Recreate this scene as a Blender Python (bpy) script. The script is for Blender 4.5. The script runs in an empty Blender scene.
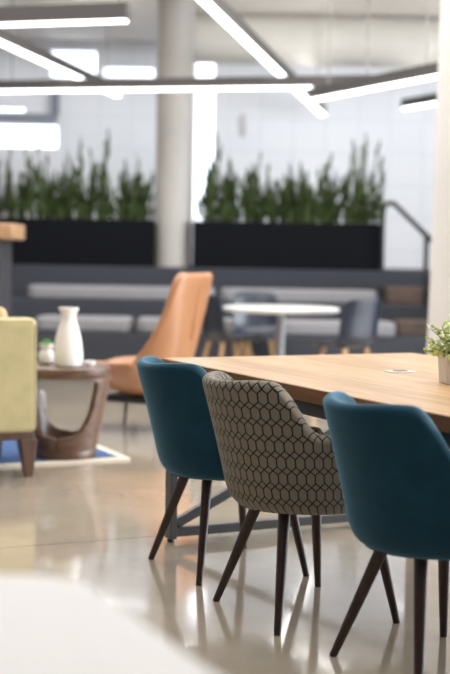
import bpy, bmesh, math, random
from mathutils import Vector, Matrix
random.seed(7)
PI = math.pi
S = bpy.context.scene
COL = S.collection

# ------------------------------------------------------------------ camera
cd = bpy.data.cameras.new('camera'); cam = bpy.data.objects.new('camera', cd); COL.objects.link(cam)
cd.sensor_fit = 'HORIZONTAL'; cd.sensor_width = 24.0; cd.lens = 69.33
cd.clip_start = .05; cd.clip_end = 200
cd.dof.use_dof = True; cd.dof.focus_distance = 4.4; cd.dof.aperture_fstop = 1.85
cam.matrix_world = Matrix.Translation((0, 0, 1.18)) @ Matrix.Rotation(math.radians(90 - 3.65), 4, 'X') @ Matrix.Rotation(math.radians(1.0), 4, 'Z')
S.camera = cam
S.view_settings.view_transform = 'Standard'; S.view_settings.look = 'None'
S.view_settings.gamma = 1; S.view_settings.use_curve_mapping = False
S.view_settings.exposure = 0.9

# ------------------------------------------------------------------ sky, daylight and added overhead fill lights
W = bpy.data.worlds.new('sky'); S.world = W; W.use_nodes = True
bg = W.node_tree.nodes['Background']
bg.inputs[0].default_value = (.86, .92, 1.0, 1); bg.inputs[1].default_value = 3.0


def area(name, loc, rot, sx, sy, power, color=(1, 1, 1)):
    l = bpy.data.lights.new(name, 'AREA'); l.shape = 'RECTANGLE'; l.size = sx; l.size_y = sy
    l.energy = power; l.color = color
    o = bpy.data.objects.new(name, l); COL.objects.link(o)
    o.location = loc; o.rotation_euler = [math.radians(a) for a in rot]
    return o


area('added_fill_over_planters', (0, 15.75, 3.86), (0, 0, 0), 11, 1.0, 46, (.93, .96, 1))  # added wash for the back wall and planters, no fixture there
area('added_fill_over_lounge', (-1, 9.5, 3.85), (0, 0, 0), 8, 5, 235, (1, .98, .95))  # unseen fill from above, added to brighten the lounge and floor
area('added_fill_over_dining_table', (.9, 4.2, 3.85), (0, 0, 0), 4, 3.5, 48, (1, .98, .95))  # added fill for the table top and chair rims, no lamp modelled
area('added_fill_over_white_table', (-.6, 1.2, 3.85), (0, 0, 0), 2.2, 2.2, 9, (1, .98, .95))  # out-of-view fill added above the near table
area('daylight_right_windows', (6.4, 7.5, 1.9), (0, 90, 0), 2.4, 7, 230, (.9, .95, 1))

# ------------------------------------------------------------------ materials
def mat(name, color, rough=.5, metal=0, spec=.5, noise=0, nscale=20, bump=0, bscale=200, sheen=0, coat=0):
    m = bpy.data.materials.new(name); m.use_nodes = True
    nt = m.node_tree; b = nt.nodes['Principled BSDF']
    b.inputs['Base Color'].default_value = (*color, 1); b.inputs['Roughness'].default_value = rough
    b.inputs['Metallic'].default_value = metal; b.inputs['Specular IOR Level'].default_value = spec
    b.inputs['Sheen Weight'].default_value = sheen; b.inputs['Sheen Roughness'].default_value = .4
    b.inputs['Coat Weight'].default_value = coat
    tc = nt.nodes.new('ShaderNodeTexCoord')
    if noise:
        n = nt.nodes.new('ShaderNodeTexNoise'); n.inputs['Scale'].default_value = nscale; n.inputs['Detail'].default_value = 4
        nt.links.new(tc.outputs['Object'], n.inputs['Vector'])
        r = nt.nodes.new('ShaderNodeValToRGB')
        r.color_ramp.elements[0].position = .3; r.color_ramp.elements[1].position = .7
        r.color_ramp.elements[0].color = (*[max(0, c * (1 - noise)) for c in color], 1)
        r.color_ramp.elements[1].color = (*[min(1, c * (1 + noise)) for c in color], 1)
        nt.links.new(n.outputs['Fac'], r.inputs['Fac']); nt.links.new(r.outputs['Color'], b.inputs['Base Color'])
    if bump:
        n2 = nt.nodes.new('ShaderNodeTexNoise'); n2.inputs['Scale'].default_value = bscale
        nt.links.new(tc.outputs['Object'], n2.inputs['Vector'])
        bp = nt.nodes.new('ShaderNodeBump'); bp.inputs['Strength'].default_value = bump; bp.inputs['Distance'].default_value = .002
        nt.links.new(n2.outputs['Fac'], bp.inputs['Height']); nt.links.new(bp.outputs['Normal'], b.inputs['Normal'])
    return m


def emit(name, color, strength):
    m = bpy.data.materials.new(name); m.use_nodes = True; b = m.node_tree.nodes['Principled BSDF']
    b.inputs['Base Color'].default_value = (.8, .8, .8, 1)
    b.inputs['Emission Color'].default_value = (*color, 1); b.inputs['Emission Strength'].default_value = strength
    return m


class N:
    """tiny math-node helper"""
    def __init__(s, nt): s.nt = nt
    def m(s, op, a, b=None, c=None):
        n = s.nt.nodes.new('ShaderNodeMath'); n.operation = op
        for i, v in enumerate((a, b, c)):
            if v is None: continue
            if isinstance(v, (int, float)): n.inputs[i].default_value = v
            else: s.nt.links.new(v, n.inputs[i])
        return n.outputs[0]


def wood(name, c1, c2, axis='X', scale=1.0, rough=.4, plank=0, coat=0):
    m = bpy.data.materials.new(name); m.use_nodes = True; nt = m.node_tree; b = nt.nodes['Principled BSDF']
    b.inputs['Roughness'].default_value = rough; b.inputs['Coat Weight'].default_value = coat
    tc = nt.nodes.new('ShaderNodeTexCoord'); mp = nt.nodes.new('ShaderNodeMapping')
    nt.links.new(tc.outputs['Object'], mp.inputs['Vector'])
    st = {'X': (1.2, 14, 14), 'Y': (14, 1.2, 14), 'Z': (14, 14, 1.2)}[axis]
    mp.inputs['Scale'].default_value = [v * scale for v in st]
    n = nt.nodes.new('ShaderNodeTexNoise'); n.inputs['Scale'].default_value = 2.2; n.inputs['Detail'].default_value = 6
    n.inputs['Distortion'].default_value = .6
    vec = mp.outputs['Vector']
    h = N(nt)
    if plank:
        sp = nt.nodes.new('ShaderNodeSeparateXYZ'); nt.links.new(tc.outputs['Object'], sp.inputs[0])
        across = sp.outputs[1 if axis == 'X' else 0]
        fl = h.m('FLOOR', h.m('DIVIDE', across, plank))
        wn = nt.nodes.new('ShaderNodeTexWhiteNoise'); wn.noise_dimensions = '1D'; nt.links.new(fl, wn.inputs['W'])
        va = nt.nodes.new('ShaderNodeVectorMath'); va.operation = 'MULTIPLY_ADD'
        nt.links.new(wn.outputs['Color'], va.inputs[0]); va.inputs[1].default_value = (30, 30, 30); nt.links.new(vec, va.inputs[2])
        vec = va.outputs[0]
    nt.links.new(vec, n.inputs['Vector'])
    r = nt.nodes.new('ShaderNodeValToRGB'); r.color_ramp.elements[0].position = .3; r.color_ramp.elements[1].position = .72
    r.color_ramp.elements[0].color = (*c1, 1); r.color_ramp.elements[1].color = (*c2, 1)
    fac = n.outputs['Fac']
    if plank:
        fac = h.m('ADD', fac, h.m('MULTIPLY', h.m('SUBTRACT', wn.outputs['Value'], .5), .28))
    nt.links.new(fac, r.inputs['Fac']); nt.links.new(r.outputs['Color'], b.inputs['Base Color'])
    return m


def hex_fabric():
    m = bpy.data.materials.new('hexagon_weave_fabric'); m.use_nodes = True; nt = m.node_tree; b = nt.nodes['Principled BSDF']
    uv = nt.nodes.new('ShaderNodeUVMap'); uv.uv_map = 'fabric'
    sp = nt.nodes.new('ShaderNodeSeparateXYZ'); nt.links.new(uv.outputs[0], sp.inputs[0])
    h = N(nt); w, hh, ky = .031, .051, .013
    ax = h.m('ABSOLUTE', h.m('SUBTRACT', h.m('FRACT', h.m('DIVIDE', sp.outputs[0], w)), .5))      # 0 centre .. .5 side
    ay = h.m('ABSOLUTE', h.m('SUBTRACT', h.m('FRACT', h.m('DIVIDE', sp.outputs[1], hh)), .5))
    dx = h.m('MULTIPLY', h.m('SUBTRACT', .5, ax), w)      # metres from the cell's side
    dy = h.m('MULTIPLY', h.m('SUBTRACT', .5, ay), hh)     # metres from the cell's top or bottom
    t = .0024
    # diagonals: diamond around each cell corner with half width w/2 and half height ky
    dg = h.m('SUBTRACT', h.m('ADD', h.m('MULTIPLY', dx, 2 * ky / w), dy), ky)
    l1 = h.m('LESS_THAN', h.m('ABSOLUTE', dg), t * 1.05)
    l2 = h.m('MULTIPLY', h.m('LESS_THAN', dx, t), h.m('GREATER_THAN', dy, ky))
    line = h.m('MAXIMUM', l1, l2)
    nz = nt.nodes.new('ShaderNodeTexNoise'); nz.inputs['Scale'].default_value = 900; nt.links.new(uv.outputs[0], nz.inputs['Vector'])
    r = nt.nodes.new('ShaderNodeValToRGB'); r.color_ramp.elements[0].color = (.13, .11, .085, 1); r.color_ramp.elements[1].color = (.34, .295, .235, 1)
    nt.links.new(nz.outputs['Fac'], r.inputs['Fac'])
    mx = nt.nodes.new('ShaderNodeMix'); mx.data_type = 'RGBA'
    nt.links.new(line, mx.inputs['Factor']); nt.links.new(r.outputs['Color'], mx.inputs['A']); mx.inputs['B'].default_value = (.006, .014, .018, 1)
    nt.links.new(mx.outputs['Result'], b.inputs['Base Color'])
    b.inputs['Roughness'].default_value = .85; b.inputs['Specular IOR Level'].default_value = .2
    b.inputs['Sheen Weight'].default_value = .15
    bp = nt.nodes.new('ShaderNodeBump'); bp.inputs['Strength'].default_value = .25; bp.inputs['Distance'].default_value = .002
    nt.links.new(nz.outputs['Fac'], bp.inputs['Height']); nt.links.new(bp.outputs['Normal'], b.inputs['Normal'])
    return m


def floor_mat():
    m = bpy.data.materials.new('polished_concrete'); m.use_nodes = True; nt = m.node_tree; b = nt.nodes['Principled BSDF']
    tc = nt.nodes.new('ShaderNodeTexCoord'); h = N(nt)
    n = nt.nodes.new('ShaderNodeTexNoise'); n.inputs['Scale'].default_value = 1.6; n.inputs['Detail'].default_value = 8; n.inputs['Roughness'].default_value = .65
    nt.links.new(tc.outputs['Object'], n.inputs['Vector'])
    r = nt.nodes.new('ShaderNodeValToRGB'); r.color_ramp.elements[0].position = .3; r.color_ramp.elements[1].position = .7
    r.color_ramp.elements[0].color = (.41, .345, .265, 1); r.color_ramp.elements[1].color = (.55, .475, .38, 1)
    nt.links.new(n.outputs['Fac'], r.inputs['Fac'])
    sp = nt.nodes.new('ShaderNodeSeparateXYZ'); nt.links.new(tc.outputs['Object'], sp.inputs[0])
    # saw-cut joints parallel to the dining table's long and short sides
    a = math.radians(24)
    v = h.m('ADD', h.m('MULTIPLY', sp.outputs[0], -math.sin(a)), h.m('MULTIPLY', sp.outputs[1], math.cos(a)))
    v = h.m('SUBTRACT', v, 5.01)
    j = h.m('LESS_THAN', h.m('ABSOLUTE', h.m('SUBTRACT', h.m('FRACT', h.m('ADD', h.m('DIVIDE', v, 4.2), .5)), .5)), .0012)
    mx = nt.nodes.new('ShaderNodeMix'); mx.data_type = 'RGBA'
    nt.links.new(j, mx.inputs['Factor']); nt.links.new(r.outputs['Color'], mx.inputs['A']); mx.inputs['B'].default_value = (.22, .19, .16, 1)
    nt.links.new(mx.outputs['Result'], b.inputs['Base Color'])
    n2 = nt.nodes.new('ShaderNodeTexNoise'); n2.inputs['Scale'].default_value = 5; n2.inputs['Detail'].default_value = 5
    nt.links.new(tc.outputs['Object'], n2.inputs['Vector'])
    rr = nt.nodes.new('ShaderNodeMapRange'); rr.inputs['To Min'].default_value = .06; rr.inputs['To Max'].default_value = .17
    nt.links.new(n2.outputs['Fac'], rr.inputs['Value']); nt.links.new(rr.outputs['Result'], b.inputs['Roughness'])
    b.inputs['Specular IOR Level'].default_value = .6
    b.inputs['Coat Weight'].default_value = .7; b.inputs['Coat Roughness'].default_value = .06; b.inputs['Coat IOR'].default_value = 1.6
    return m


def wall_mat():
    m = mat('white_block_wall', (.80, .81, .84), .7)
    nt = m.node_tree; b = nt.nodes['Principled BSDF']; tc = nt.nodes.new('ShaderNodeTexCoord')
    br = nt.nodes.new('ShaderNodeTexBrick'); br.offset = 0; br.inputs['Scale'].default_value = 1
    br.inputs['Brick Width'].default_value = .42; br.inputs['Row Height'].default_value = .42; br.inputs['Mortar Size'].default_value = .012
    br.inputs['Color1'].default_value = (.80, .81, .84, 1); br.inputs['Color2'].default_value = (.77, .785, .82, 1); br.inputs['Mortar'].default_value = (.72, .735, .775, 1)
    sp = nt.nodes.new('ShaderNodeSeparateXYZ'); cb = nt.nodes.new('ShaderNodeCombineXYZ')
    nt.links.new(tc.outputs['Object'], sp.inputs[0]); nt.links.new(sp.outputs[0], cb.inputs[0]); nt.links.new(sp.outputs[2], cb.inputs[1])
    nt.links.new(cb.outputs[0], br.inputs['Vector']); nt.links.new(br.outputs['Color'], b.inputs['Base Color'])
    return m


def rug_mat(hx, hy):
    m = bpy.data.materials.new('blue_rug_cream_border'); m.use_nodes = True; nt = m.node_tree; b = nt.nodes['Principled BSDF']
    tc = nt.nodes.new('ShaderNodeTexCoord'); sp = nt.nodes.new('ShaderNodeSeparateXYZ'); nt.links.new(tc.outputs['Object'], sp.inputs[0]); h = N(nt)
    ex = h.m('SUBTRACT', hx, h.m('ABSOLUTE', sp.outputs[0])); ey = h.m('SUBTRACT', hy, h.m('ABSOLUTE', sp.outputs[1]))
    e = h.m('LESS_THAN', h.m('MINIMUM', ex, ey), .05)
    n = nt.nodes.new('ShaderNodeTexNoise'); n.inputs['Scale'].default_value = 30; nt.links.new(tc.outputs['Object'], n.inputs['Vector'])
    r = nt.nodes.new('ShaderNodeValToRGB'); r.color_ramp.elements[0].color = (.02, .06, .17, 1); r.color_ramp.elements[1].color = (.07, .15, .34, 1)
    nt.links.new(n.outputs['Fac'], r.inputs['Fac'])
    mx = nt.nodes.new('ShaderNodeMix'); mx.data_type = 'RGBA'
    nt.links.new(e, mx.inputs['Factor']); nt.links.new(r.outputs['Color'], mx.inputs['A']); mx.inputs['B'].default_value = (.72, .66, .55, 1)
    nt.links.new(mx.outputs['Result'], b.inputs['Base Color']); b.inputs['Roughness'].default_value = .95
    return m


M = dict(
    floor=floor_mat(), wall=wall_mat(), white_wall=mat('white_paint', (.78, .79, .82), .7),
    ceiling=mat('beige_grey_ceiling', (.86, .815, .76), .8, noise=.05, nscale=1.2),
    grey_wall=mat('mid_grey_wall', (.33, .33, .35), .8), trim=mat('grey_window_frame', (.20, .21, .25), .5),
    duct=mat('pale_duct', (.72, .70, .65), .45, noise=.03, nscale=2), pipe=mat('grey_conduit', (.52, .51, .49), .4),
    tier=mat('charcoal_carpet_tier', (.05, .054, .066), .95, spec=.1, noise=.15, nscale=60),
    pad=mat('pale_grey_seat_pad', (.235, .235, .25), .9, spec=.2, noise=.05, nscale=30),
    step=mat('brown_step_block', (.10, .07, .055), .7, noise=.2, nscale=8),
    black=mat('black_planter', (.004, .0045, .007), .8, spec=.12), rail=mat('black_steel', (.02, .02, .024), .4, metal=.3),
    column=mat('pale_concrete_column', (.40, .385, .365), .55, noise=.05, nscale=3),
    pillar=mat('off_white_pillar', (.63, .615, .60), .65, noise=.02, nscale=3),
    lamp=mat('dark_grey_light_housing', (.055, .05, .05), .6), led=emit('white_led_diffuser', (1, .98, .96), 3.2),
    ceiling_glow=emit('added_ceiling_glow', (1, .97, .93), 4), cable=mat('steel_cable', (.25, .25, .25), .4, metal=.6),  # glow material is added, only to brighten the ceiling
    oak=wood('warm_oak_top', (.39, .22, .095), (.60, .385, .20), 'Y', 1.0, .33, plank=.14),
    oakedge=wood('brown_oak_edge', (.17, .075, .028), (.30, .145, .06), 'Y', 1.0, .4),
    steel=mat('grey_painted_steel', (.10, .102, .108), .45, metal=.3),
    teal=mat('dark_teal_velvet', (.006, .048, .082), .75, spec=.2, noise=.10, nscale=14, bump=.12, bscale=500, sheen=.6),
    hexa=hex_fabric(), walnut=wood('dark_walnut_leg', (.018, .007, .005), (.045, .018, .013), 'Z', 1.2, .35),
    brown=wood('walnut_side_table', (.085, .045, .03), (.17, .098, .068), 'X', 1.0, .32),
    yellow=mat('chartreuse_velvet', (.50, .435, .24), .8, spec=.2, noise=.10, nscale=9, sheen=.25),
    tanpillow=mat('tan_fabric', (.52, .40, .22), .85, noise=.08, nscale=20),
    armleg=wood('brown_wood_leg', (.07, .038, .028), (.13, .075, .055), 'Z', 1.2, .4),
    ceramic=mat('white_ceramic', (.90, .89, .87), .3), leaf=mat('fresh_green_leaf', (.13, .33, .08), .55, noise=.3, nscale=40),
    pale_leaf=mat('yellow_green_leaf', (.68, .80, .40), .5, noise=.3, nscale=60),
    dark_leaf=mat('deep_green_leaf', (.040, .062, .018), .7, spec=.15, noise=.6, nscale=5), stem=mat('green_stem', (.10, .14, .05), .6),
    leather=mat('tan_leather', (.46, .215, .10), .32, spec=.7, noise=.08, nscale=6, bump=.08, bscale=120),
    dark_frame=mat('dark_brown_frame', (.02, .013, .011), .4), plastic=mat('charcoal_plastic', (.012, .018, .036), .3, spec=.6),
    blond=wood('blond_wood_leg', (.42, .25, .11), (.60, .38, .19), 'Z', 1.2, .45),
    nearwhite=mat('soft_white_laminate', (.62, .625, .64), .4), whitetop=mat('white_laminate', (.72, .72, .725), .35), greyleg=mat('pale_grey_metal_leg', (.38, .40, .43), .4, metal=.3),
    counter=wood('oak_counter_top', (.38, .22, .115), (.50, .32, .185), 'X', 1, .4), cabinet=mat('charcoal_cabinet', (.032, .033, .04), .6),
    pouf=mat('light_grey_pouf', (.32, .32, .33), .9), potgrey=mat('pale_stone_pot', (.70, .665, .62), .5, noise=.03, nscale=20),
    soil=mat('dark_soil', (.03, .022, .015), .95), inset=mat('dark_socket', (.06, .06, .07), .5), glass=None,
)
g = bpy.data.materials.new('window_glass'); g.use_nodes = True
gb = g.node_tree.nodes['Principled BSDF']; gb.inputs['Transmission Weight'].default_value = 1; gb.inputs['Roughness'].default_value = 0; gb.inputs['IOR'].default_value = 1.01
M['glass'] = g
M['teal'].node_tree.nodes['Principled BSDF'].inputs['Sheen Tint'].default_value = (.30, .62, .85, 1)

# ------------------------------------------------------------------ mesh helpers
def obj(name, bm, m, parent=None, smooth=True, bevel=0, seg=2, sub=0, solid=0, loc=None, rz=0, sharp=40):
    me = bpy.data.meshes.new(name)
    bmesh.ops.recalc_face_normals(bm, faces=bm.faces)
    bm.to_mesh(me); bm.free(); me.materials.append(m)
    for p in me.polygons: p.use_smooth = smooth
    o = bpy.data.objects.new(name, me); COL.objects.link(o)
    if parent: o.parent = parent
    if loc: o.location = loc
    if rz: o.rotation_euler.z = rz
    if solid:
        d = o.modifiers.new('solid', 'SOLIDIFY'); d.thickness = solid; d.offset = 0
    if bevel:
        d = o.modifiers.new('bevel', 'BEVEL'); d.width = bevel; d.segments = seg; d.limit_method = 'ANGLE'; d.angle_limit = math.radians(sharp)
    if sub:
        d = o.modifiers.new('sub', 'SUBSURF'); d.levels = sub; d.render_levels = sub
    if smooth and not sub:
        try: me.set_sharp_from_angle(angle=math.radians(sharp))
        except Exception: pass
    return o


def tag(o, label, cat, group=None):
    o['label'] = label; o['category'] = cat
    if group: o['group'] = group
    return o


def thing(name, label, cat, loc=(0, 0, 0), rz=0, group=None):
    o = bpy.data.objects.new(name, None); COL.objects.link(o); o.location = loc; o.rotation_euler.z = rz
    o.empty_display_size = .1
    return tag(o, label, cat, group)


def struct(name, bm, m, **k):
    o = obj(name, bm, m, **k)
    if not k.get('parent'): o['kind'] = 'structure'
    return o


def dup(root, loc, rz, label, group=None):
    r = root.copy(); COL.objects.link(r); r.location = loc; r.rotation_euler.z = rz; r['label'] = label
    if group: r['group'] = group
    for ch in list(root.children):
        c = ch.copy(); COL.objects.link(c); c.parent = r
        for q in list(ch.children):
            d = q.copy(); COL.objects.link(d); d.parent = c
    return r


def B(): return bmesh.new()


def box(bm, x0, x1, y0, y1, z0, z1):
    v = [bm.verts.new((x, y, z)) for z in (z0, z1) for y in (y0, y1) for x in (x0, x1)]
    for f in ((0, 1, 3, 2), (4, 5, 7, 6), (0, 1, 5, 4), (2, 3, 7, 6), (0, 2, 6, 4), (1, 3, 7, 5)):
        bm.faces.new([v[i] for i in f])
    return bm


def bx(*a): return box(B(), *a)


def beam(bm, p, q, w, h, up=(0, 0, 1)):
    """square bar from p to q: w across, h along up"""
    p, q, up = Vector(p), Vector(q), Vector(up); d = (q - p).normalized(); s = d.cross(up).normalized(); u = s.cross(d)
    vs = []
    for c in (p, q):
        for a, b in ((-1, -1), (1, -1), (1, 1), (-1, 1)):
            vs.append(bm.verts.new(c + s * a * w / 2 + u * b * h / 2))
    for f in ((0, 1, 2, 3), (4, 5, 6, 7), (0, 1, 5, 4), (1, 2, 6, 5), (2, 3, 7, 6), (3, 0, 4, 7)):
        bm.faces.new([vs[i] for i in f])
    return bm


def tube(bm, pts, rad, n=12, sq=None, cap=True):
    """round (or squarish) tube through points with one radius per point"""
    pts = [Vector(p) for p in pts]; rings = []
    if isinstance(rad, (int, float)): rad = [rad] * len(pts)
    ref = None
    for i, p in enumerate(pts):
        d = (pts[min(i + 1, len(pts) - 1)] - pts[max(i - 1, 0)]).normalized()
        if ref is None:
            ref = Vector((1, 0, 0)) if abs(d.x) < .9 else Vector((0, 1, 0))
        s = (ref - d * ref.dot(d)).normalized(); t = d.cross(s); ref = s; ring = []
        for k in range(n):
            a = 2 * PI * (k + .5) / n; c, e = math.cos(a), math.sin(a)
            if sq:
                c = math.copysign(abs(c) ** sq, c); e = math.copysign(abs(e) ** sq, e)
            ring.append(bm.verts.new(p + (s * c + t * e) * rad[i]))
        rings.append(ring)
    for a, b in zip(rings, rings[1:]):
        for k in range(n): bm.faces.new((a[k], a[(k + 1) % n], b[(k + 1) % n], b[k]))
    if cap:
        bm.faces.new(rings[0][::-1]); bm.faces.new(rings[-1])
    return bm


def lathe(bm, prof, n=40, c=(0, 0, 0), cap0=True, cap1=True):
    rings = []
    for r, z in prof:
        rings.append([bm.verts.new((c[0] + r * math.cos(2 * PI * k / n), c[1] + r * math.sin(2 * PI * k / n), c[2] + z)) for k in range(n)])
    for a, b in zip(rings, rings[1:]):
        for k in range(n): bm.faces.new((a[k], a[(k + 1) % n], b[(k + 1) % n], b[k]))
    if cap0: bm.faces.new(rings[0][::-1])
    if cap1: bm.faces.new(rings[-1])
    return bm


def prism(bm, poly, z0, z1):
    a = [bm.verts.new((x, y, z0)) for x, y in poly]; b = [bm.verts.new((x, y, z1)) for x, y in poly]
    bm.faces.new(a[::-1]); bm.faces.new(b)
    for i in range(len(poly)): bm.faces.new((a[i], a[(i + 1) % len(a)], b[(i + 1) % len(a)], b[i]))
    return bm


def rrect(hx, hy, r, n=8):
    out = []
    for cx, cy, a0 in ((hx - r, hy - r, 0), (-hx + r, hy - r, 90), (-hx + r, -hy + r, 180), (hx - r, -hy + r, 270)):
        for k in range(n + 1):
            a = math.radians(a0 + 90 * k / n); out.append((cx + r * math.cos(a), cy + r * math.sin(a)))
    return out


def smooth01(x):
    x = max(0, min(1, x)); return x * x * (3 - 2 * x)


AZ = math.radians(26)                       # the furniture grid is turned 26 degrees
E1 = Vector((math.cos(AZ), math.sin(AZ), 0)); E2 = Vector((math.sin(AZ), -math.cos(AZ), 0))

# ------------------------------------------------------------------ the setting
struct('floor', bx(-9, 9, -4, 17.2, -.2, 0), M['floor'], smooth=False)
# roof: dropped ceiling over the whole space
struct('ceiling', bx(-9, 9, -4, 17.2, 3.9, 4.1), M['ceiling'], smooth=False)
struct('wall_front', bx(-9, 9, -4.2, -4, 0, 3.9), M['grey_wall'], smooth=False)
struct('wall_left', bx(-9.2, -9, -4, 17.2, 0, 3.9), M['grey_wall'], smooth=False)
# right wall with a long window opening
w = B(); box(w, 9, 9.2, -4, 17.2, 0, .5); box(w, 9, 9.2, -4, 17.2, 3.3, 3.9); box(w, 9, 9.2, -4, 3, .5, 3.3); box(w, 9, 9.2, 13, 17.2, .5, 3.3)
struct('wall_right', w, M['white_wall'], smooth=False)

# back wall built around its openings
holes = [(-2.35, -1.70, 3.40, 3.80), (-1.66, -.95, 3.42, 3.60), (-.465, -.165, 1.3, 3.74), (-.93, -.82, 3.66, 3.75), (-3.6, -2.19, 2.49, 2.84), (-3.6, -2.62, 2.95, 3.06)]
xs = sorted({-9, 9, *[h[0] for h in holes], *[h[1] for h in holes]}); zs = sorted({0, 3.9, *[h[2] for h in holes], *[h[3] for h in holes]})
w = B()
for x0, x1 in zip(xs, xs[1:]):
    run = None
    for z0, z1 in zip(zs, zs[1:]):
        cx, cz = (x0 + x1) / 2, (z0 + z1) / 2
        solid = not any(h[0] < cx < h[1] and h[2] < cz < h[3] for h in holes)
        if solid:
            run = (run[0] if run else z0, z1)
        if (not solid or z1 == zs[-1]) and run:
            box(w, x0, x1, 17, 17.2, *run); run = None
struct('wall_back', w, M['wall'], smooth=False)
for i, hl in enumerate(holes):
    fr = B(); t = .03
    box(fr, hl[0], hl[1], 17.02, 17.16, hl[2], hl[2] + t); box(fr, hl[0], hl[1], 17.02, 17.16, hl[3] - t, hl[3])
    box(fr, hl[0], hl[0] + t, 17.02, 17.16, hl[2] + t, hl[3] - t); box(fr, hl[1] - t, hl[1], 17.02, 17.16, hl[2] + t, hl[3] - t)
    f = struct('window_%d' % (i + 1), fr, M['white_wall'], smooth=False)
    obj('pane', bx(hl[0] + t, hl[1] - t, 17.08, 17.09, hl[2] + t, hl[3] - t), M['glass'], f, smooth=False)
# grey bulkhead and dark beam over the left window, vertical stud beside it
struct('trim_1', bx(-4.2, -2.24, 16.86, 17.0, 2.845, 2.94), M['trim'], smooth=False)
struct('trim_2', bx(-2.30, -2.20, 16.9, 17.0, 2.94, 3.4), M['trim'], smooth=False)
# seating steps up to the planters
struct('floor_tier_lowest', bx(-7, 2.55, 12.0, 12.9, 0, .43), M['tier'], smooth=False, bevel=.01)
struct('floor_tier_middle', bx(-7, 2.55, 12.9, 13.8, 0, .70), M['tier'], smooth=False, bevel=.01)
struct('floor_tier_top', bx(-7, 2.55, 13.8, 17, 0, 1.03), M['tier'], smooth=False, bevel=.01)
struct('wall_partition', bx(2.55, 4.5, 11.6, 17, 0, 1.03), M['tier'], smooth=False, bevel=.01)
# round column between the planters (rests on the top tier)
c = lathe(B(), [(.205, 1.03), (.205, 1.045), (.200, 1.05), (.200, 3.9)], 48)
struct('column', c, M['column'], loc=(-.585, 14.2, 0))
p_ = lathe(B(), [(.45, 0), (.43, 1.0), (.40, 3.9)], 64)
pill = struct('pillar', p_, M['pillar'], loc=(1.845, 9.0, 0))

# overhead: duct, pipes
d = B(); tube(d, [(-.62, 14.9, 3.60), (2, 14.9, 3.60), (6, 14.9, 3.60)], .27, 40)
dk = tag(obj('air_duct', d, M['duct']), 'thick pale round air duct running under the ceiling at upper right', 'duct')
for x in (1.0, 2.6, 4.2):
    obj('joint_band', tube(B(), [(x - .02, 14.9, 3.60), (x + .02, 14.9, 3.60)], .281, 40), M['duct'], dk)
for i, (y, z, r, lab) in enumerate(((12.2, 3.74, .05, 'grey pipe nearest the camera along the ceiling above the air duct'),
                                    (12.9, 3.80, .035, 'thinner grey pipe just beyond the bigger ceiling pipe'))):
    t = B(); tube(t, [(.2 + .5 * i, y, z), (6, y, z)], r, 16)
    for k in range(3): box(t, 1.2 + k * 1.5, 1.24 + k * 1.5, y - .05, y + .05, z, 3.9)
    tag(obj('ceiling_pipe', t, M['pipe']), lab, 'pipe', 'pipes under the ceiling')

# ------------------------------------------------------------------ linear pendant lights
def pendant(p, q, zb, label, cables=(.15, .85), h=.10, w=.085, ext=0):
    p, q = Vector((p[0], p[1], 0)), Vector((q[0], q[1], 0)); d = (q - p); L = d.length; d.normalize()
    t = thing('linear_pendant_light', label, 'ceiling light', (p.x, p.y, zb), math.atan2(d.y, d.x), 'linear pendant lights')
    hb = bx(0, L + ext, -w / 2, w / 2, .028, .028 + h - .03); e = L + ext
    box(hb, 0, e, -w / 2, -w / 2 + .006, .028 + h - .03, .028 + h); box(hb, 0, e, w / 2 - .006, w / 2, .028 + h - .03, .028 + h)
    box(hb, 0, .006, -w / 2 + .006, w / 2 - .006, .028 + h - .03, .028 + h); box(hb, e - .006, e, -w / 2 + .006, w / 2 - .006, .028 + h - .03, .028 + h)
    obj('housing', hb, M['lamp'], t, smooth=False)
    obj('diffuser', bx(.01, L - .01, -w / 2 + .006, w / 2 - .006, .012, .03), M['led'], t, bevel=.004)
    obj('added_glow_strip', bx(.03, L - .03, -w / 2 + .012, w / 2 - .012, h - .002, h + .002), M['ceiling_glow'], t, smooth=False)  # added glowing strip, hidden by the housing walls, lifts the ceiling brightness
    for c in cables:
        cb = B(); tube(cb, [(c * L, 0, .028 + h), (c * L, 0, 3.9 - zb)], .006, 8); obj('suspension_cable', cb, M['cable'], t)
    return t


pendant((-2.9, 10.12), (-.741, 9.53), 2.83, 'nearest linear pendant light, its bright tip over the counter at upper left', (.1, .97), h=.12)
pendant((-2.14, 10.45), (-1.271, 15.01), 2.94, 'diagonal linear pendant light at upper left resting above the long level one', (.2, .9))
pendant((-4.2, 13.75), (.80, 12.57), 2.765, 'long level linear pendant light crossing the picture in front of the round column', (.4, 1.10), ext=.6)
pendant((-.55, 7.4), (1.19, 16.64), 2.94, 'diagonal linear pendant light coming from the top centre above the long one', (.1, .93))
pendant((.78, 12.46), (1.71, 10.63), 2.63, 'tilted linear pendant light ending at the white pillar on the right', (.15, .9))
pendant((2.00, 14.99), (2.6, 13.7), 2.85, 'short far linear pendant light partly hidden by the white pillar', (.5, .9))
bxo = tag(obj('wall_box', bx(-.02, .02, -.03, 0, 0, .10), M['pipe'], bevel=.005, loc=(1.53, 8.73, 2.665)), 'small grey box fixed high on the white pillar', 'box')

tag(obj('wall_fixture', bx(-.03, .03, -.04, 0, -.14, .14), M['pipe'], bevel=.008, loc=(.19, 17, 2.85)), 'small grey upright fixture on the white back wall right of the tall window', 'fixture')

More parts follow.
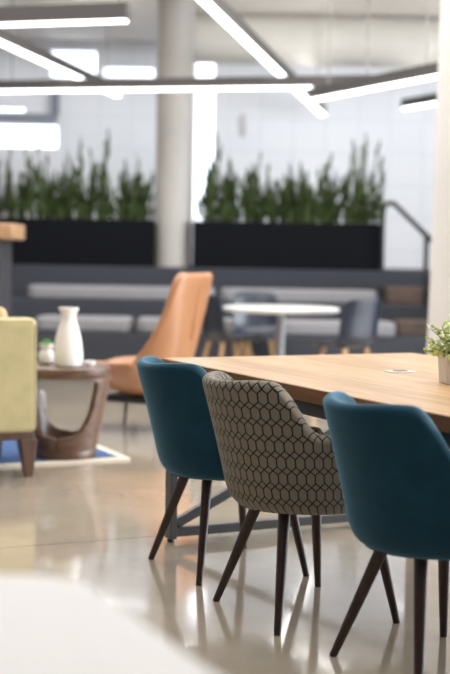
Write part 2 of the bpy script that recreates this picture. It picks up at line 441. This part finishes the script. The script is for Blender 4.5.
# ------------------------------------------------------------------ planters and plants
def planter(x0, x1, label):
    t = thing('planter_box', label, 'planter', ((x0 + x1) / 2, 14.2, 1.03), 0, 'black planter boxes on the top step')
    hw = (x1 - x0) / 2 - .0004; b = B()
    box(b, -hw, hw, -.25, -.22, 0, .50); box(b, -hw, hw, .22, .25, 0, .50); box(b, -hw, -hw + .03, -.22, .22, 0, .50); box(b, hw - .03, hw, -.22, .22, 0, .50)
    obj('planter_shell', b, M['black'], t, smooth=False)
    obj('soil', bx(-hw + .03, hw - .03, -.22, .22, .02, .46), M['soil'], t, smooth=False)
    return t


def stalk_mesh(seed, hmax, n_st, fresh):
    R = random.Random(seed); fo, st = B(), B()
    def blade(p, d, L, w):
        d = d.normalized(); s = d.cross(Vector((R.uniform(-1, 1), R.uniform(-1, 1), .2))).normalized(); nrm = s.cross(d)
        prev = None
        for k, (f, ww) in enumerate(((0, .35), (.35, 1), (.7, .8), (1, .05))):
            c = p + d * L * f + Vector((0, 0, -.35 * L * f * f * (1 - abs(d.z) * .8))); a, b = fo.verts.new(c - s * w * ww / 2), fo.verts.new(c + s * w * ww / 2)
            m_ = fo.verts.new(c + nrm * w * .12)
            if prev:
                fo.faces.new((prev[0], prev[1], m_, a)); fo.faces.new((prev[1], prev[2], b, m_))
            prev = (a, m_, b)
    for i in range(n_st):
        a = R.uniform(0, 2 * PI); r0 = R.uniform(0, .115); x, y = r0 * math.cos(a), r0 * math.sin(a)
        H = hmax * R.uniform(.35, .9) if i else hmax; lx, ly = R.uniform(-.1, .1), R.uniform(-.08, .08)
        pts = [Vector((x + lx * f * f, y + ly * f * f, H * f)) for f in (0, .33, .66, 1)]
        tube(st, pts, [.007, .006, .005, .003], 6)
        nl = int(7 + H * 14)
        for k in range(nl):
            f = ((k + R.random()) / nl); f = f ** 1.25
            c = Vector((x + lx * f * f, y + ly * f * f, H * f)); aa = R.uniform(0, 2 * PI)
            up = R.uniform(1.6, 4.5) + f * 2
            blade(c, Vector((math.cos(aa), math.sin(aa), up)), R.uniform(.13, .26) * (1 - .35 * f), R.uniform(.020, .034))
    return fo, st


protos = []
for s in range(6):
    hm = (.62, .72, .84, .56, .98, .66)[s]
    fo, st = stalk_mesh(s + 3, hm, (10, 10, 9, 11, 8, 10)[s], s)
    t = thing('planter_plant', 'tall leafy green plant growing in a black planter', 'plant')
    obj('foliage', fo, M['dark_leaf'], t); obj('stems', st, M['stem'], t); protos.append(t)
boxes = [(-2.60, -1.99, 'black planter box cut off by the left edge under the bright window'),
         (-1.99, -1.385, 'black planter box second to the left of the round column'),
         (-1.385, -.79, 'black planter box just left of the round column'),
         (-.365, .14, 'black planter box just right of the round column'),
         (.14, .65, 'black planter box second to the right of the round column'),
         (.65, 1.16, 'black planter box third to the right of the round column'),
         (1.16, 1.67, 'black planter box at the right end of the row beside the handrail')]
used = set(); R = random.Random(11)
for bi, (x0, x1, lab) in enumerate(boxes):
    planter(x0, x1, lab)
    n = 4
    for k in range(n):
        s = [4, 1, 0, 2, 3, 5, 2, 1, 4, 0, 5, 3, 1, 4, 0, 5, 3, 1, 0, 3, 5, 0, 3, 1, 5, 2, 4, 2][bi * 4 + k]
        loc = (x0 + (x1 - x0) * (k + .5) / n + R.uniform(-.02, .02) + (.07) * ((bi == 3 and k == 0) - (bi == 2 and k == 3)), 14.2 + R.uniform(-.10, .10), 1.485); rz = R.uniform(0, 6.28)
        lb = 'leafy green stalks in the ' + lab.replace('black planter box', 'black planter').replace(' under the bright window', '').replace(' of the row', '')
        gr = 'plants in the ' + lab
        if s not in used:
            used.add(s); o = protos[s]; o.location = loc; o.rotation_euler.z = rz; o['label'] = lb; o['group'] = gr
        else:
            o = dup(protos[s], loc, rz, lb, gr)

# ------------------------------------------------------------------ pads, steps, rail on the seating steps
def pad(x0, x1, y0, z0, label):
    b = prism(B(), [(x + (x0 + x1) / 2, y + y0 + .28) for x, y in rrect((x1 - x0) / 2, .27, .10)], z0, z0 + .135)
    return tag(obj('seat_pad', b, M['pad'], bevel=.03, seg=3), label, 'cushion', 'grey seat pads on the steps')


pad(-1.78, -.885, 12.06, .43, 'pale grey seat pad on the lowest step left of the tan lounge chair')
pad(-.83, .42, 12.06, .43, 'pale grey seat pad on the lowest step behind the tan lounge chair')
pad(.47, 1.60, 12.06, .43, 'pale grey seat pad on the lowest step behind the blue-grey chair')
pad(-1.99, -.11, 12.97, .70, 'long pale grey seat pad on the middle step left of the white table')
pad(-.05, 1.52, 12.97, .70, 'pale grey seat pad on the middle step beyond the white table')
tag(obj('step_block', bx(1.66, 2.5, 12.42, 12.9, .43, .565), M['step'], bevel=.008), 'brown wooden step block on the lowest step below the handrail', 'step', 'brown step blocks')
tag(obj('step_block', bx(1.66, 2.5, 13.32, 13.8, .70, .87), M['step'], bevel=.008), 'brown wooden step block on the middle step beside the rail post', 'step', 'brown step blocks')
rl = thing('handrail', 'black steel handrail sloping down beside the planters towards the white pillar', 'handrail', (1.66, 13.75, 1.03))
tube_ = lambda pts, r, n=12: tube(B(), pts, r, n)
obj('rail', tube_([(-.0, 0.12, .70), (.05, .1, .72), (.10, .05, .715), (.33, -.82, .36), (.62, -1.55, .0)], .027), M['rail'], rl)
obj('post', tube_([(0, .12, 0), (0, .12, .70)], .022), M['rail'], rl)
obj('post', tube_([(.325, -.80, -.33), (.325, -.80, .36)], .026), M['rail'], rl)

# ------------------------------------------------------------------ background dining set
t = thing('white_table', 'white topped cafe table on a grey post near the grey seating steps', 'table', (.47, 11.0, 0))
obj('table_top', lathe(B(), [(.46, .70), (.488, .708), (.495, .72), (.495, .735), (.485, .742)], 64), M['whitetop'], t)
obj('pedestal', lathe(B(), [(.045, .02), (.035, .05), (.035, .70)], 24), M['greyleg'], t)
obj('base', lathe(B(), [(.15, 0), (.15, .012), (.06, .03)], 40), M['greyleg'], t)


def shell_chair(label, loc, rz):
    t = thing('shell_chair', label, 'chair', loc, rz, 'dark shell chairs around the white table')
    prof = [(.24, .425), (.20, .45), (.10, .445), (-.05, .435), (-.15, .445), (-.20, .50), (-.215, .60), (-.24, .73), (-.275, .85)]
    b = B(); rows = []
    for i, (x, z) in enumerate(prof):
        f = i / (len(prof) - 1); hw = .22 if i < 5 else .215 - .015 * (f > .9); rows.append([])
        for k in range(9):
            u = -1 + k / 4; cv = abs(u) ** 2.4
            if i < 4: dx, dz = 0, .035 * cv
            elif i < 6: dx, dz = .05 * cv, .03 * cv
            else: dx, dz = .065 * cv, -.02 * cv * (i == len(prof) - 1)
            rows[-1].append(b.verts.new((x + dx, hw * u, z + dz)))
    back, seat = B(), None
    for a, c in zip(rows, rows[1:]):
        for k in range(8): b.faces.new((a[k], a[k + 1], c[k + 1], c[k]))
    obj('shell', b, M['plastic'], t, solid=.014, sub=2)
    obj('seat_pad', prism(B(), [(x + .03, y) for x, y in rrect(.17, .17, .07)], .447, .47), M['plastic'], t, bevel=.008)
    for sx in (-1, 1):
        for sy in (-1, 1):
            obj('leg', tube(B(), [(.12 * sx, .12 * sy, .43), (.21 * sx, .21 * sy, 0)], [.02, .012], 12), M['blond'], t)
    return t


c0 = shell_chair('blue-grey shell chair with its back to us right of the white table', (.985, 10.62, 0), math.radians(128))
dup(c0, (.03, 11.15, 0), math.radians(28), 'dark shell chair beside the tan lounge chair at the left end of the white table')
dup(c0, (.31, 11.75, 0), math.radians(-80), 'dark shell chair on the far side of the white table')

# ------------------------------------------------------------------ left side: counter, pouf, rug
k = thing('counter', 'tall charcoal counter with a thick oak top at the left edge', 'counter', (-2.285, 10.3, 0))
obj('body', bx(-.6, .545, -.26, .26, 0, 1.265), M['cabinet'], k, bevel=.006)
obj('counter_top', bx(-.7, .645, -.3, .3, 1.265, 1.385), M['counter'], k, bevel=.012)
tag(obj('pouf', prism(B(), rrect(.2, .2, .03), 0, .15), M['pouf'], bevel=.02, seg=3, loc=(-1.57, 9.58, 0), rz=AZ), 'low light grey block seat behind the walnut side table', 'pouf')
hx, hy = .95, 1.0
rc = Vector((-.523, 7.346, 0)) - E1 * hx - E2 * hy
tag(obj('rug', prism(B(), rrect(hx, hy, .01, 2), 0, .012), rug_mat(hx, hy), bevel=.004, loc=rc, rz=AZ), 'blue rug with a cream border under the walnut side table', 'rug')

# ------------------------------------------------------------------ walnut side table
TC = (-.905, 7.38, .012)
t = thing('side_table', 'round walnut side table with curved legs holding a white vase', 'side table', TC)
obj('table_top', lathe(B(), [(.215, .455), (.238, .458), (.250, .475), (.257, .50), (.255, .515), (.247, .520)], 64), M['brown'], t)
obj('base', lathe(B(), [(.175, 0), (.18, .01), (.178, .05), (.17, .06)], 56), M['brown'], t)
Rz = lambda z: .165 + (.245 - .165) * ((z - .05) / .42) ** 1.1 if z > .05 else .165
for name, c0a in (('leg', math.radians(-8)), ('leg', math.radians(172))):
    b = B(); rows = []
    zsA = [.05 + .415 * i / 30 for i in range(31)]
    for z in zsA:
        f = (z - .05) / .415
        o_ = 61 * (max(0, 1 - max(0, (1 - (f - .17) / .83)) ** 3.2)) ** (1 / 2.6) if f > .17 else 0
        if f > .9: o_ *= 1 - .35 * ((f - .9) / .1) ** 2
        hw = math.radians(90 - o_)
        rows.append([b.verts.new((Rz(z) * math.cos(c0a + hw * (-1 + j / 6)), Rz(z) * math.sin(c0a + hw * (-1 + j / 6)), z)) for j in range(13)])
    for a, c in zip(rows, rows[1:]):
        for j in range(12): b.faces.new((a[j], a[j + 1], c[j + 1], c[j]))
    obj(name, b, M['brown'], t, solid=.035, bevel=.008, sharp=50)
ZT = .532
v = lathe(B(), [(.062, 0), (.078, .006), (.083, .03), (.082, .08), (.074, .15), (.058, .215), (.044, .258), (.041, .28), (.046, .305), (.057, .325), (.057, .331), (.050, .331), (.038, .30), (.034, .27), (.05, .215), (.066, .15), (.07, .05), (.03, .02)], 48)
tag(obj('vase', v, M['ceramic'], loc=(-.885, 7.33, ZT)), 'tall white carafe shaped vase standing on the walnut side table', 'vase')
pt = thing('potted_succulent', 'small white bulbous pot with a green succulent behind the tall vase', 'plant', (-1.025, 7.45, ZT))
obj('pot', lathe(B(), [(.025, 0), (.041, .012), (.046, .04), (.041, .068), (.032, .08), (.035, .09), (.040, .098), (.040, .118), (.033, .118), (.032, .10), (.02, .098)], 32), M['ceramic'], pt)
sb = B(); R = random.Random(5)
for i in range(26):
    a = R.uniform(0, 6.28); e = R.uniform(.2, 1.4); d = Vector((math.cos(a) * math.cos(e), math.sin(a) * math.cos(e), math.sin(e))); p0 = Vector((0, 0, .10))
    tube(sb, [p0, p0 + d * .025, p0 + d * .045], [.004, .008, .002], 6)
obj('leaves', sb, M['leaf'], pt)
tag(obj('dish', lathe(B(), [(.022, 0), (.030, .004), (.033, .03), (.029, .03), (.026, .008), (.01, .006)], 32), M['ceramic'], loc=(-.765, 7.36, ZT)), 'small low white dish right of the tall vase on the side table', 'dish')

# ------------------------------------------------------------------ chartreuse armchair (seen from behind)
A0 = Vector((-1.026, 6.70, 0)) + E1 * .065
t = thing('armchair', 'chartreuse velvet armchair with brown wooden legs turned away at the left edge', 'armchair', A0, AZ)
# local: x along E1 (0 = right side, negative to the left), y away from us
b = B(); prism(b, [(-.70, 0), (0, 0), (0, .13), (-.70, .13)], .235, .832)
obj('backrest', b, M['yellow'], t, bevel=.035, seg=4)
obj('seat', bx(-.60, -.10, .13, .70, .235, .44), M['yellow'], t, bevel=.04, seg=4)
for x0 in (-.70, -.10):
    obj('arm', bx(x0, x0 + .10, .13, .72, .235, .62), M['yellow'], t, bevel=.035, seg=4)
pp = B(); tube(pp, [(-.015, .006, .26), (-.015, .004, .80)], .006, 8); tube(pp, [(-.68, .004, .815), (-.03, .004, .815)], .006, 8)
obj('piping', pp, M['yellow'], t)
obj('seat_rail', bx(-.69, -.01, .02, .70, .195, .237), M['armleg'], t, bevel=.006)
for sx, x in ((1, -.045), (-1, -.655)):
    for yy in (.05, .66):
        b = B(); q = .045
        vs = []
        for z, s, o_ in ((0, .022, .012 * sx), (.2, .045, 0)):
            vs += [b.verts.new((x + o_ + a * s, yy + c_ * s, z)) for a, c_ in ((-1, -1), (1, -1), (1, 1), (-1, 1))]
        for f in ((0, 1, 2, 3), (4, 5, 6, 7), (0, 1, 5, 4), (1, 2, 6, 5), (2, 3, 7, 6), (3, 0, 4, 7)): b.faces.new([vs[i] for i in f])
        obj('leg', b, M['armleg'], t, bevel=.004)
pb = B(); prism(pb, rrect(.19, .22, .05), -.05, .05)
pl = obj('throw_pillow', pb, M['tanpillow'], bevel=.045, seg=4)
pl.rotation_euler = (math.radians(80), 0, AZ); pl.location = A0 - E1 * .28 - E2 * .24 + Vector((0, 0, .664))
tag(pl, 'tan rounded throw pillow showing above the chartreuse armchair back', 'pillow')

# ------------------------------------------------------------------ tan leather lounge chair
LC = (-.52, 8.6, 0)
t = thing('lounge_chair', 'tan leather high-back lounge chair facing left beside the walnut side table', 'lounge chair', LC, math.radians(154))
prof = [(.47, .325), (.455, .362), (.40, .36), (.22, .295), (0, .26), (-.13, .26), (-.205, .325), (-.258, .45), (-.298, .62), (-.33, .80), (-.362, .99), (-.380, 1.055)]
hw = [.20, .225, .255, .285, .30, .295, .285, .272, .26, .252, .245, .20]
rise = [.0, .03, .085, .175, .22, .24, .235, .185, .115, .06, .04, .02]
b = B(); rows = []; P2 = [Vector((x, 0, z)) for x, z in prof]
for i, p in enumerate(P2):
    d = (P2[min(i + 1, len(P2) - 1)] - P2[max(i - 1, 0)]).normalized(); n = Vector((-d.z, 0, d.x))
    if n.z < 0 and i < 6: n = -n
    n = Vector((0, 0, 1)) if i < 5 else (Vector((.35, 0, .95)).normalized() if i == 5 else Vector((.75, 0, .65)) if i == 6 else Vector((.95, 0, .3)))
    rows.append([b.verts.new(p + Vector((0, hw[i] * math.sin(u * PI / 2 * .98) if False else hw[i] * u, 0)) + n * rise[i] * abs(u) ** 4) for u in [-1, -.9, -.7, -.45, -.2, 0, .2, .45, .7, .9, 1]])
for a, c in zip(rows, rows[1:]):
    for k in range(10): b.faces.new((a[k], a[k + 1], c[k + 1], c[k]))
obj('seat_shell', b, M['leather'], t, solid=.06, sub=2)
cu = prism(B(), [(x + .06, y) for x, y in rrect(.22, .19, .06)], .305, .355)
obj('seat_cushion', cu, M['leather'], t, bevel=.02, seg=3)
sm = B(); tube(sm, [(-.339, 0, .62), (-.362, 0, .80), (-.390, 0, .97)], .004, 6); obj('back_seam', sm, M['leather'], t)
obj('under_frame', bx(-.18, .255, -.18, .18, .195, .235), M['dark_frame'], t, bevel=.01)
for sx, sy in ((-1, -1), (1, -1), (-1, 1), (1, 1)):
    obj('leg', tube(B(), [(.17 * sx + .07 * (sx > 0), .17 * sy, .235), (.20 * sx + .08 * (sx > 0), .20 * sy, 0)], [.014, .010], 12), M['dark_frame'], t)

# ------------------------------------------------------------------ long dining table
TL, TW = 2.75, 1.22
T0 = Vector((-.253, 5.318, 0))                       # far left corner; local x = E1 (across), y = -E2 (away from us)
t = thing('dining_table', 'long warm oak dining table on a grey steel frame behind the three upholstered chairs', 'dining table', T0, AZ)
obj('table_top', bx(0, TW, -TL, 0, .70, .75), M['oak'], t, bevel=.003, sharp=60)
eb = B(); e_ = .004
box(eb, -e_, 0, -TL - e_, e_, .703, .747); box(eb, TW, TW + e_, -TL - e_, e_, .703, .747); box(eb, 0, TW, 0, e_, .703, .747); box(eb, 0, TW, -TL - e_, -TL, .703, .747)
o_ = obj('edge_band', eb, M['oakedge'], t, smooth=False); o_['label'] = 'deeper brown wooden edge band'
for y in (-.07, -TL + .07):
    fr = thing  # noqa
    for x in (.016, TW - .016):
        obj('leg', bx(x - .0155, x + .0155, y - .03, y + .03, .015, .655), M['steel'], t, bevel=.003)
        obj('foot', lathe(B(), [(.015, 0), (.015, .015)], 16, (x, y, 0)), M['rail'], t)
    obj('bottom_bar', bx(.0315, TW - .0315, y - .02, y + .02, .022, .06), M['steel'], t, bevel=.003)
    br = B(); beam(br, (.04, y, .075), (TW - .04, y, .62), .03, .038)
    obj('diagonal_brace', br, M['steel'], t, bevel=.002)
ap = B()
box(ap, .01, .05, -TL + .02, -.02, .655, .70); box(ap, TW - .05, TW - .01, -TL + .02, -.02, .655, .70)
box(ap, .05, TW - .05, -.09, -.05, .655, .70); box(ap, .05, TW - .05, -TL + .05, -TL + .09, .655, .70)
obj('apron', ap, M['steel'], t, smooth=False)
gp = thing('power_grommet', 'small white power outlet plate set in the oak table top', 'power outlet', (.659, 4.859, .75), AZ)
obj('plate', prism(B(), rrect(.05, .035, .01, 4), 0, .004), M['whitetop'], gp, bevel=.001)
obj('socket', prism(B(), rrect(.028, .013, .006, 4), .004, .006), M['inset'], gp)
# pot plant on the table
pp_ = thing('potted_plant', 'small yellow-green leafy plant in a pale square pot on the oak table', 'plant', (.805, 4.455, .75))
b = B(); q0, q1 = .054, .060
vs = []
for z, s in ((0, q0), (.092, q1), (.092, q1 - .007), (.075, q1 - .008)):
    vs.append([b.verts.new((a * s, c * s, z)) for a, c in ((-1, -1), (1, -1), (1, 1), (-1, 1))])
for a, c in zip(vs, vs[1:]):
    for i in range(4): b.faces.new((a[i], a[(i + 1) % 4], c[(i + 1) % 4], c[i]))
b.faces.new(vs[0]); b.faces.new(vs[-1])
obj('pot', b, M['potgrey'], pp_, bevel=.003, rz=math.radians(5))
R = random.Random(21); fo, st = B(), B()
for i in range(64):
    a = R.uniform(0, 6.28); tl = R.uniform(.05, 1.35); L = R.uniform(.08, .175)
    d = Vector((math.cos(a) * math.sin(tl), math.sin(a) * math.sin(tl), math.cos(tl))); p0 = Vector((R.uniform(-.03, .03), R.uniform(-.03, .03), .075))
    tip = p0 + d * L + Vector((0, 0, -.015 * tl)); tube(st, [p0, p0 + d * L * .5, tip], [.0016, .0014, .001], 5)
    for k in range(16):
        f = .3 + .7 * (k + R.random()) / 16; c = p0.lerp(tip, f); dd = Vector((R.uniform(-1, 1), R.uniform(-1, 1), R.uniform(-.3, 1))).normalized()
        s = dd.cross(Vector((R.uniform(-1, 1), R.uniform(-1, 1), R.uniform(-1, 1)))).normalized(); ll = R.uniform(.015, .026)
        v_ = [fo.verts.new(c + x_) for x_ in (dd * .001, dd * ll * .5 + s * ll * .36, dd * ll, dd * ll * .5 - s * ll * .36)]
        m_ = fo.verts.new(c + dd * ll * .5 + s.cross(dd) * ll * .12)
        for q in range(4): fo.faces.new((v_[q], v_[(q + 1) % 4], m_))
obj('foliage', fo, M['pale_leaf'], pp_, smooth=False); obj('stems', st, M['stem'], pp_)
obj('soil', bx(-.048, .048, -.048, .048, .05, .076), M['soil'], pp_, smooth=False, rz=math.radians(5))

# ------------------------------------------------------------------ upholstered tub chairs
def tub_chair(label, loc, rz, fabric):
    t = thing('tub_chair', label, 'chair', loc, rz, 'upholstered tub chairs along the oak table')
    NC, Z0, ZT_ = 57, .36, .79
    def plan(k, ins):
        Bk = -.248 + k * -.113; Wd = .244 + k * .021; Fx = .20; n = 2.12; a = .24 + .06 * k
        Bk += ins; Wd -= ins; cx = Bk + a; pts = []
        for i in range(97):
            ph = -PI / 2 + PI * i / 96
            pts.append((cx - a * max(0, math.cos(ph)) ** (2 / n), Wd * math.copysign(abs(math.sin(ph)) ** (2 / n), math.sin(ph))))
        pts = [(Fx, pts[0][1])] + pts + [(Fx, pts[-1][1])]
        L = [0]
        for p, q in zip(pts, pts[1:]): L.append(L[-1] + math.dist(p, q))
        out = []; j = 0
        for i in range(NC):
            s = L[-1] * i / (NC - 1)
            while j < len(L) - 2 and L[j + 1] < s: j += 1
            f = (s - L[j]) / max(1e-9, L[j + 1] - L[j]); out.append((pts[j][0] + f * (pts[j + 1][0] - pts[j][0]), pts[j][1] + f * (pts[j + 1][1] - pts[j][1])))
        return out, L[-1]
    def rim(tt):
        a = abs(tt)
        z = ZT_ - .012 * (a / .4) ** 2 if a < .4 else ZT_ - .012
        z += .018 * smooth01(a / .34) - .008
        z -= .165 * smooth01((a - .345) / .19) + .045 * smooth01((a - .55) / .45)
        return z
    TH = .052; rings = []
    # section: list of (kind, q, inset)
    sec = [('o', 0, .075), ('o', .0, .040), ('o', .03, .017), ('o', .09, .004)] + [('o', .09 + .91 * i / 10, 0) for i in range(1, 11)]
    sec += [('r', 25, 0), ('r', 65, 0), ('r', 90, 0), ('r', 115, 0), ('r', 155, 0)] + [('i', 1 - i / 6, 0) for i in range(0, 7)]
    cache = {}
    Lref = plan(.6, 0)[1]
    cols = [[] for _ in range(NC)]
    for i in range(NC):
        tt = -1 + 2 * i / (NC - 1); zr = rim(tt) - TH / 2
        for kd, q, ins in sec:
            if kd == 'o': z = Z0 + (.018 if ins < .04 else 0 if ins > .05 else .004) * (ins > 0) * 0 + q * (zr - Z0); inset = ins
            elif kd == 'r':
                a = math.radians(q); z = zr + TH / 2 * math.sin(a); inset = TH / 2 * (1 - math.cos(a))
            else: z = Z0 + q * (zr - Z0); inset = TH
            if kd == 'o' and ins >= .07: z = Z0 - .004
            kk = (z - Z0) / (ZT_ - Z0); kk = max(0, kk) ** 1.15
            key = (round(kk, 4), round(inset, 4))
            if key not in cache: cache[key] = plan(*key)[0]
            x, y = cache[key][i]
            cols[i].append((x, y, z, tt * Lref / 2, z if kd == 'o' else (zr + inset if kd == 'r' else zr + TH + (zr - z))))
    b = B(); uvl = b.loops.layers.uv.new('fabric'); V = [[b.verts.new(c[:3]) for c in col] for col in cols]
    ns = len(sec)
    for i in range(NC - 1):
        for j in range(ns):
            j2 = (j + 1) % ns; f = b.faces.new((V[i][j], V[i + 1][j], V[i + 1][j2], V[i][j2]))
            for lp, (a, c) in zip(f.loops, ((i, j), (i + 1, j), (i + 1, j2), (i, j2))): lp[uvl].uv = (cols[a][c][3], cols[a][c][4])
    b.faces.new(V[0]); b.faces.new(V[-1][::-1])
    obj('back_shell', b, fabric, t, sub=1)
    # seat: slab filling the tub, bulging forward
    def seat_poly(ins):
        pts, _ = plan(.25, TH - .004 + ins); fr = [(.20 + (.075 - ins) * math.cos(a) ** .8, pts[-1][1] * math.sin(a)) for a in [PI / 2 * (1 - k / 7) for k in range(1, 14)] if math.cos(a) > 0]
        return pts + fr
    b = B(); uvl = b.loops.layers.uv.new('fabric'); rr = []
    for z, ins in ((.357, .03), (.362, .008), (.38, 0), (.43, 0), (.452, .008), (.462, .03)):
        rr.append([b.verts.new((x, y, z)) for x, y in seat_poly(ins)])
    for a, c in zip(rr, rr[1:]):
        for i in range(len(a)): b.faces.new((a[i], a[(i + 1) % len(a)], c[(i + 1) % len(a)], c[i]))
    b.faces.new(rr[0][::-1]); b.faces.new(rr[-1])
    for f in b.faces:
        for lp in f.loops: lp[uvl].uv = (lp.vert.co.x + lp.vert.co.z, lp.vert.co.y)
    obj('seat', b, fabric, t)
    for sy in (-1, 1):
        obj('leg', tube(B(), [(-.122, .085 * sy, .372), (-.168, .153 * sy, .18), (-.213, .217 * sy, 0)], [.0185, .015, .0105], 16, sq=.7), M['walnut'], t)
        obj('leg', tube(B(), [(.15, .18 * sy, .36), (.18, .215 * sy, .18), (.21, .25 * sy, 0)], [.0185, .015, .0105], 16, sq=.7), M['walnut'], t)
    return t


CZ = math.radians(26.6)
f0 = tub_chair('dark teal velvet tub chair left of the hexagon-patterned one', (.016, 4.857, 0), CZ, M['teal'])
tub_chair('beige tub chair with a dark hexagon pattern between two teal chairs', (.272, 4.265, 0), CZ, M['hexa'])
dup(f0, (.623, 3.678, 0), CZ, 'dark teal velvet tub chair nearest to us, at the right edge of the picture')

# ------------------------------------------------------------------ white rounded table in the near corner
hx_, hy_ = .38, .40
ctr = E1 * (.615 - hx_) + E2 * (-1.79 + hy_)
t = thing('white_foreground_table', 'blurred white table with a rounded corner in the near lower left', 'table', (ctr.x, ctr.y, 0), AZ)
obj('table_top', prism(B(), rrect(hx_, hy_, .14, 14), .69, .72), M['nearwhite'], t, bevel=.006)
obj('pedestal', lathe(B(), [(.04, .02), (.04, .69)], 24), M['greyleg'], t)
obj('base', lathe(B(), [(.26, 0), (.26, .012), (.05, .03)], 40), M['greyleg'], t)
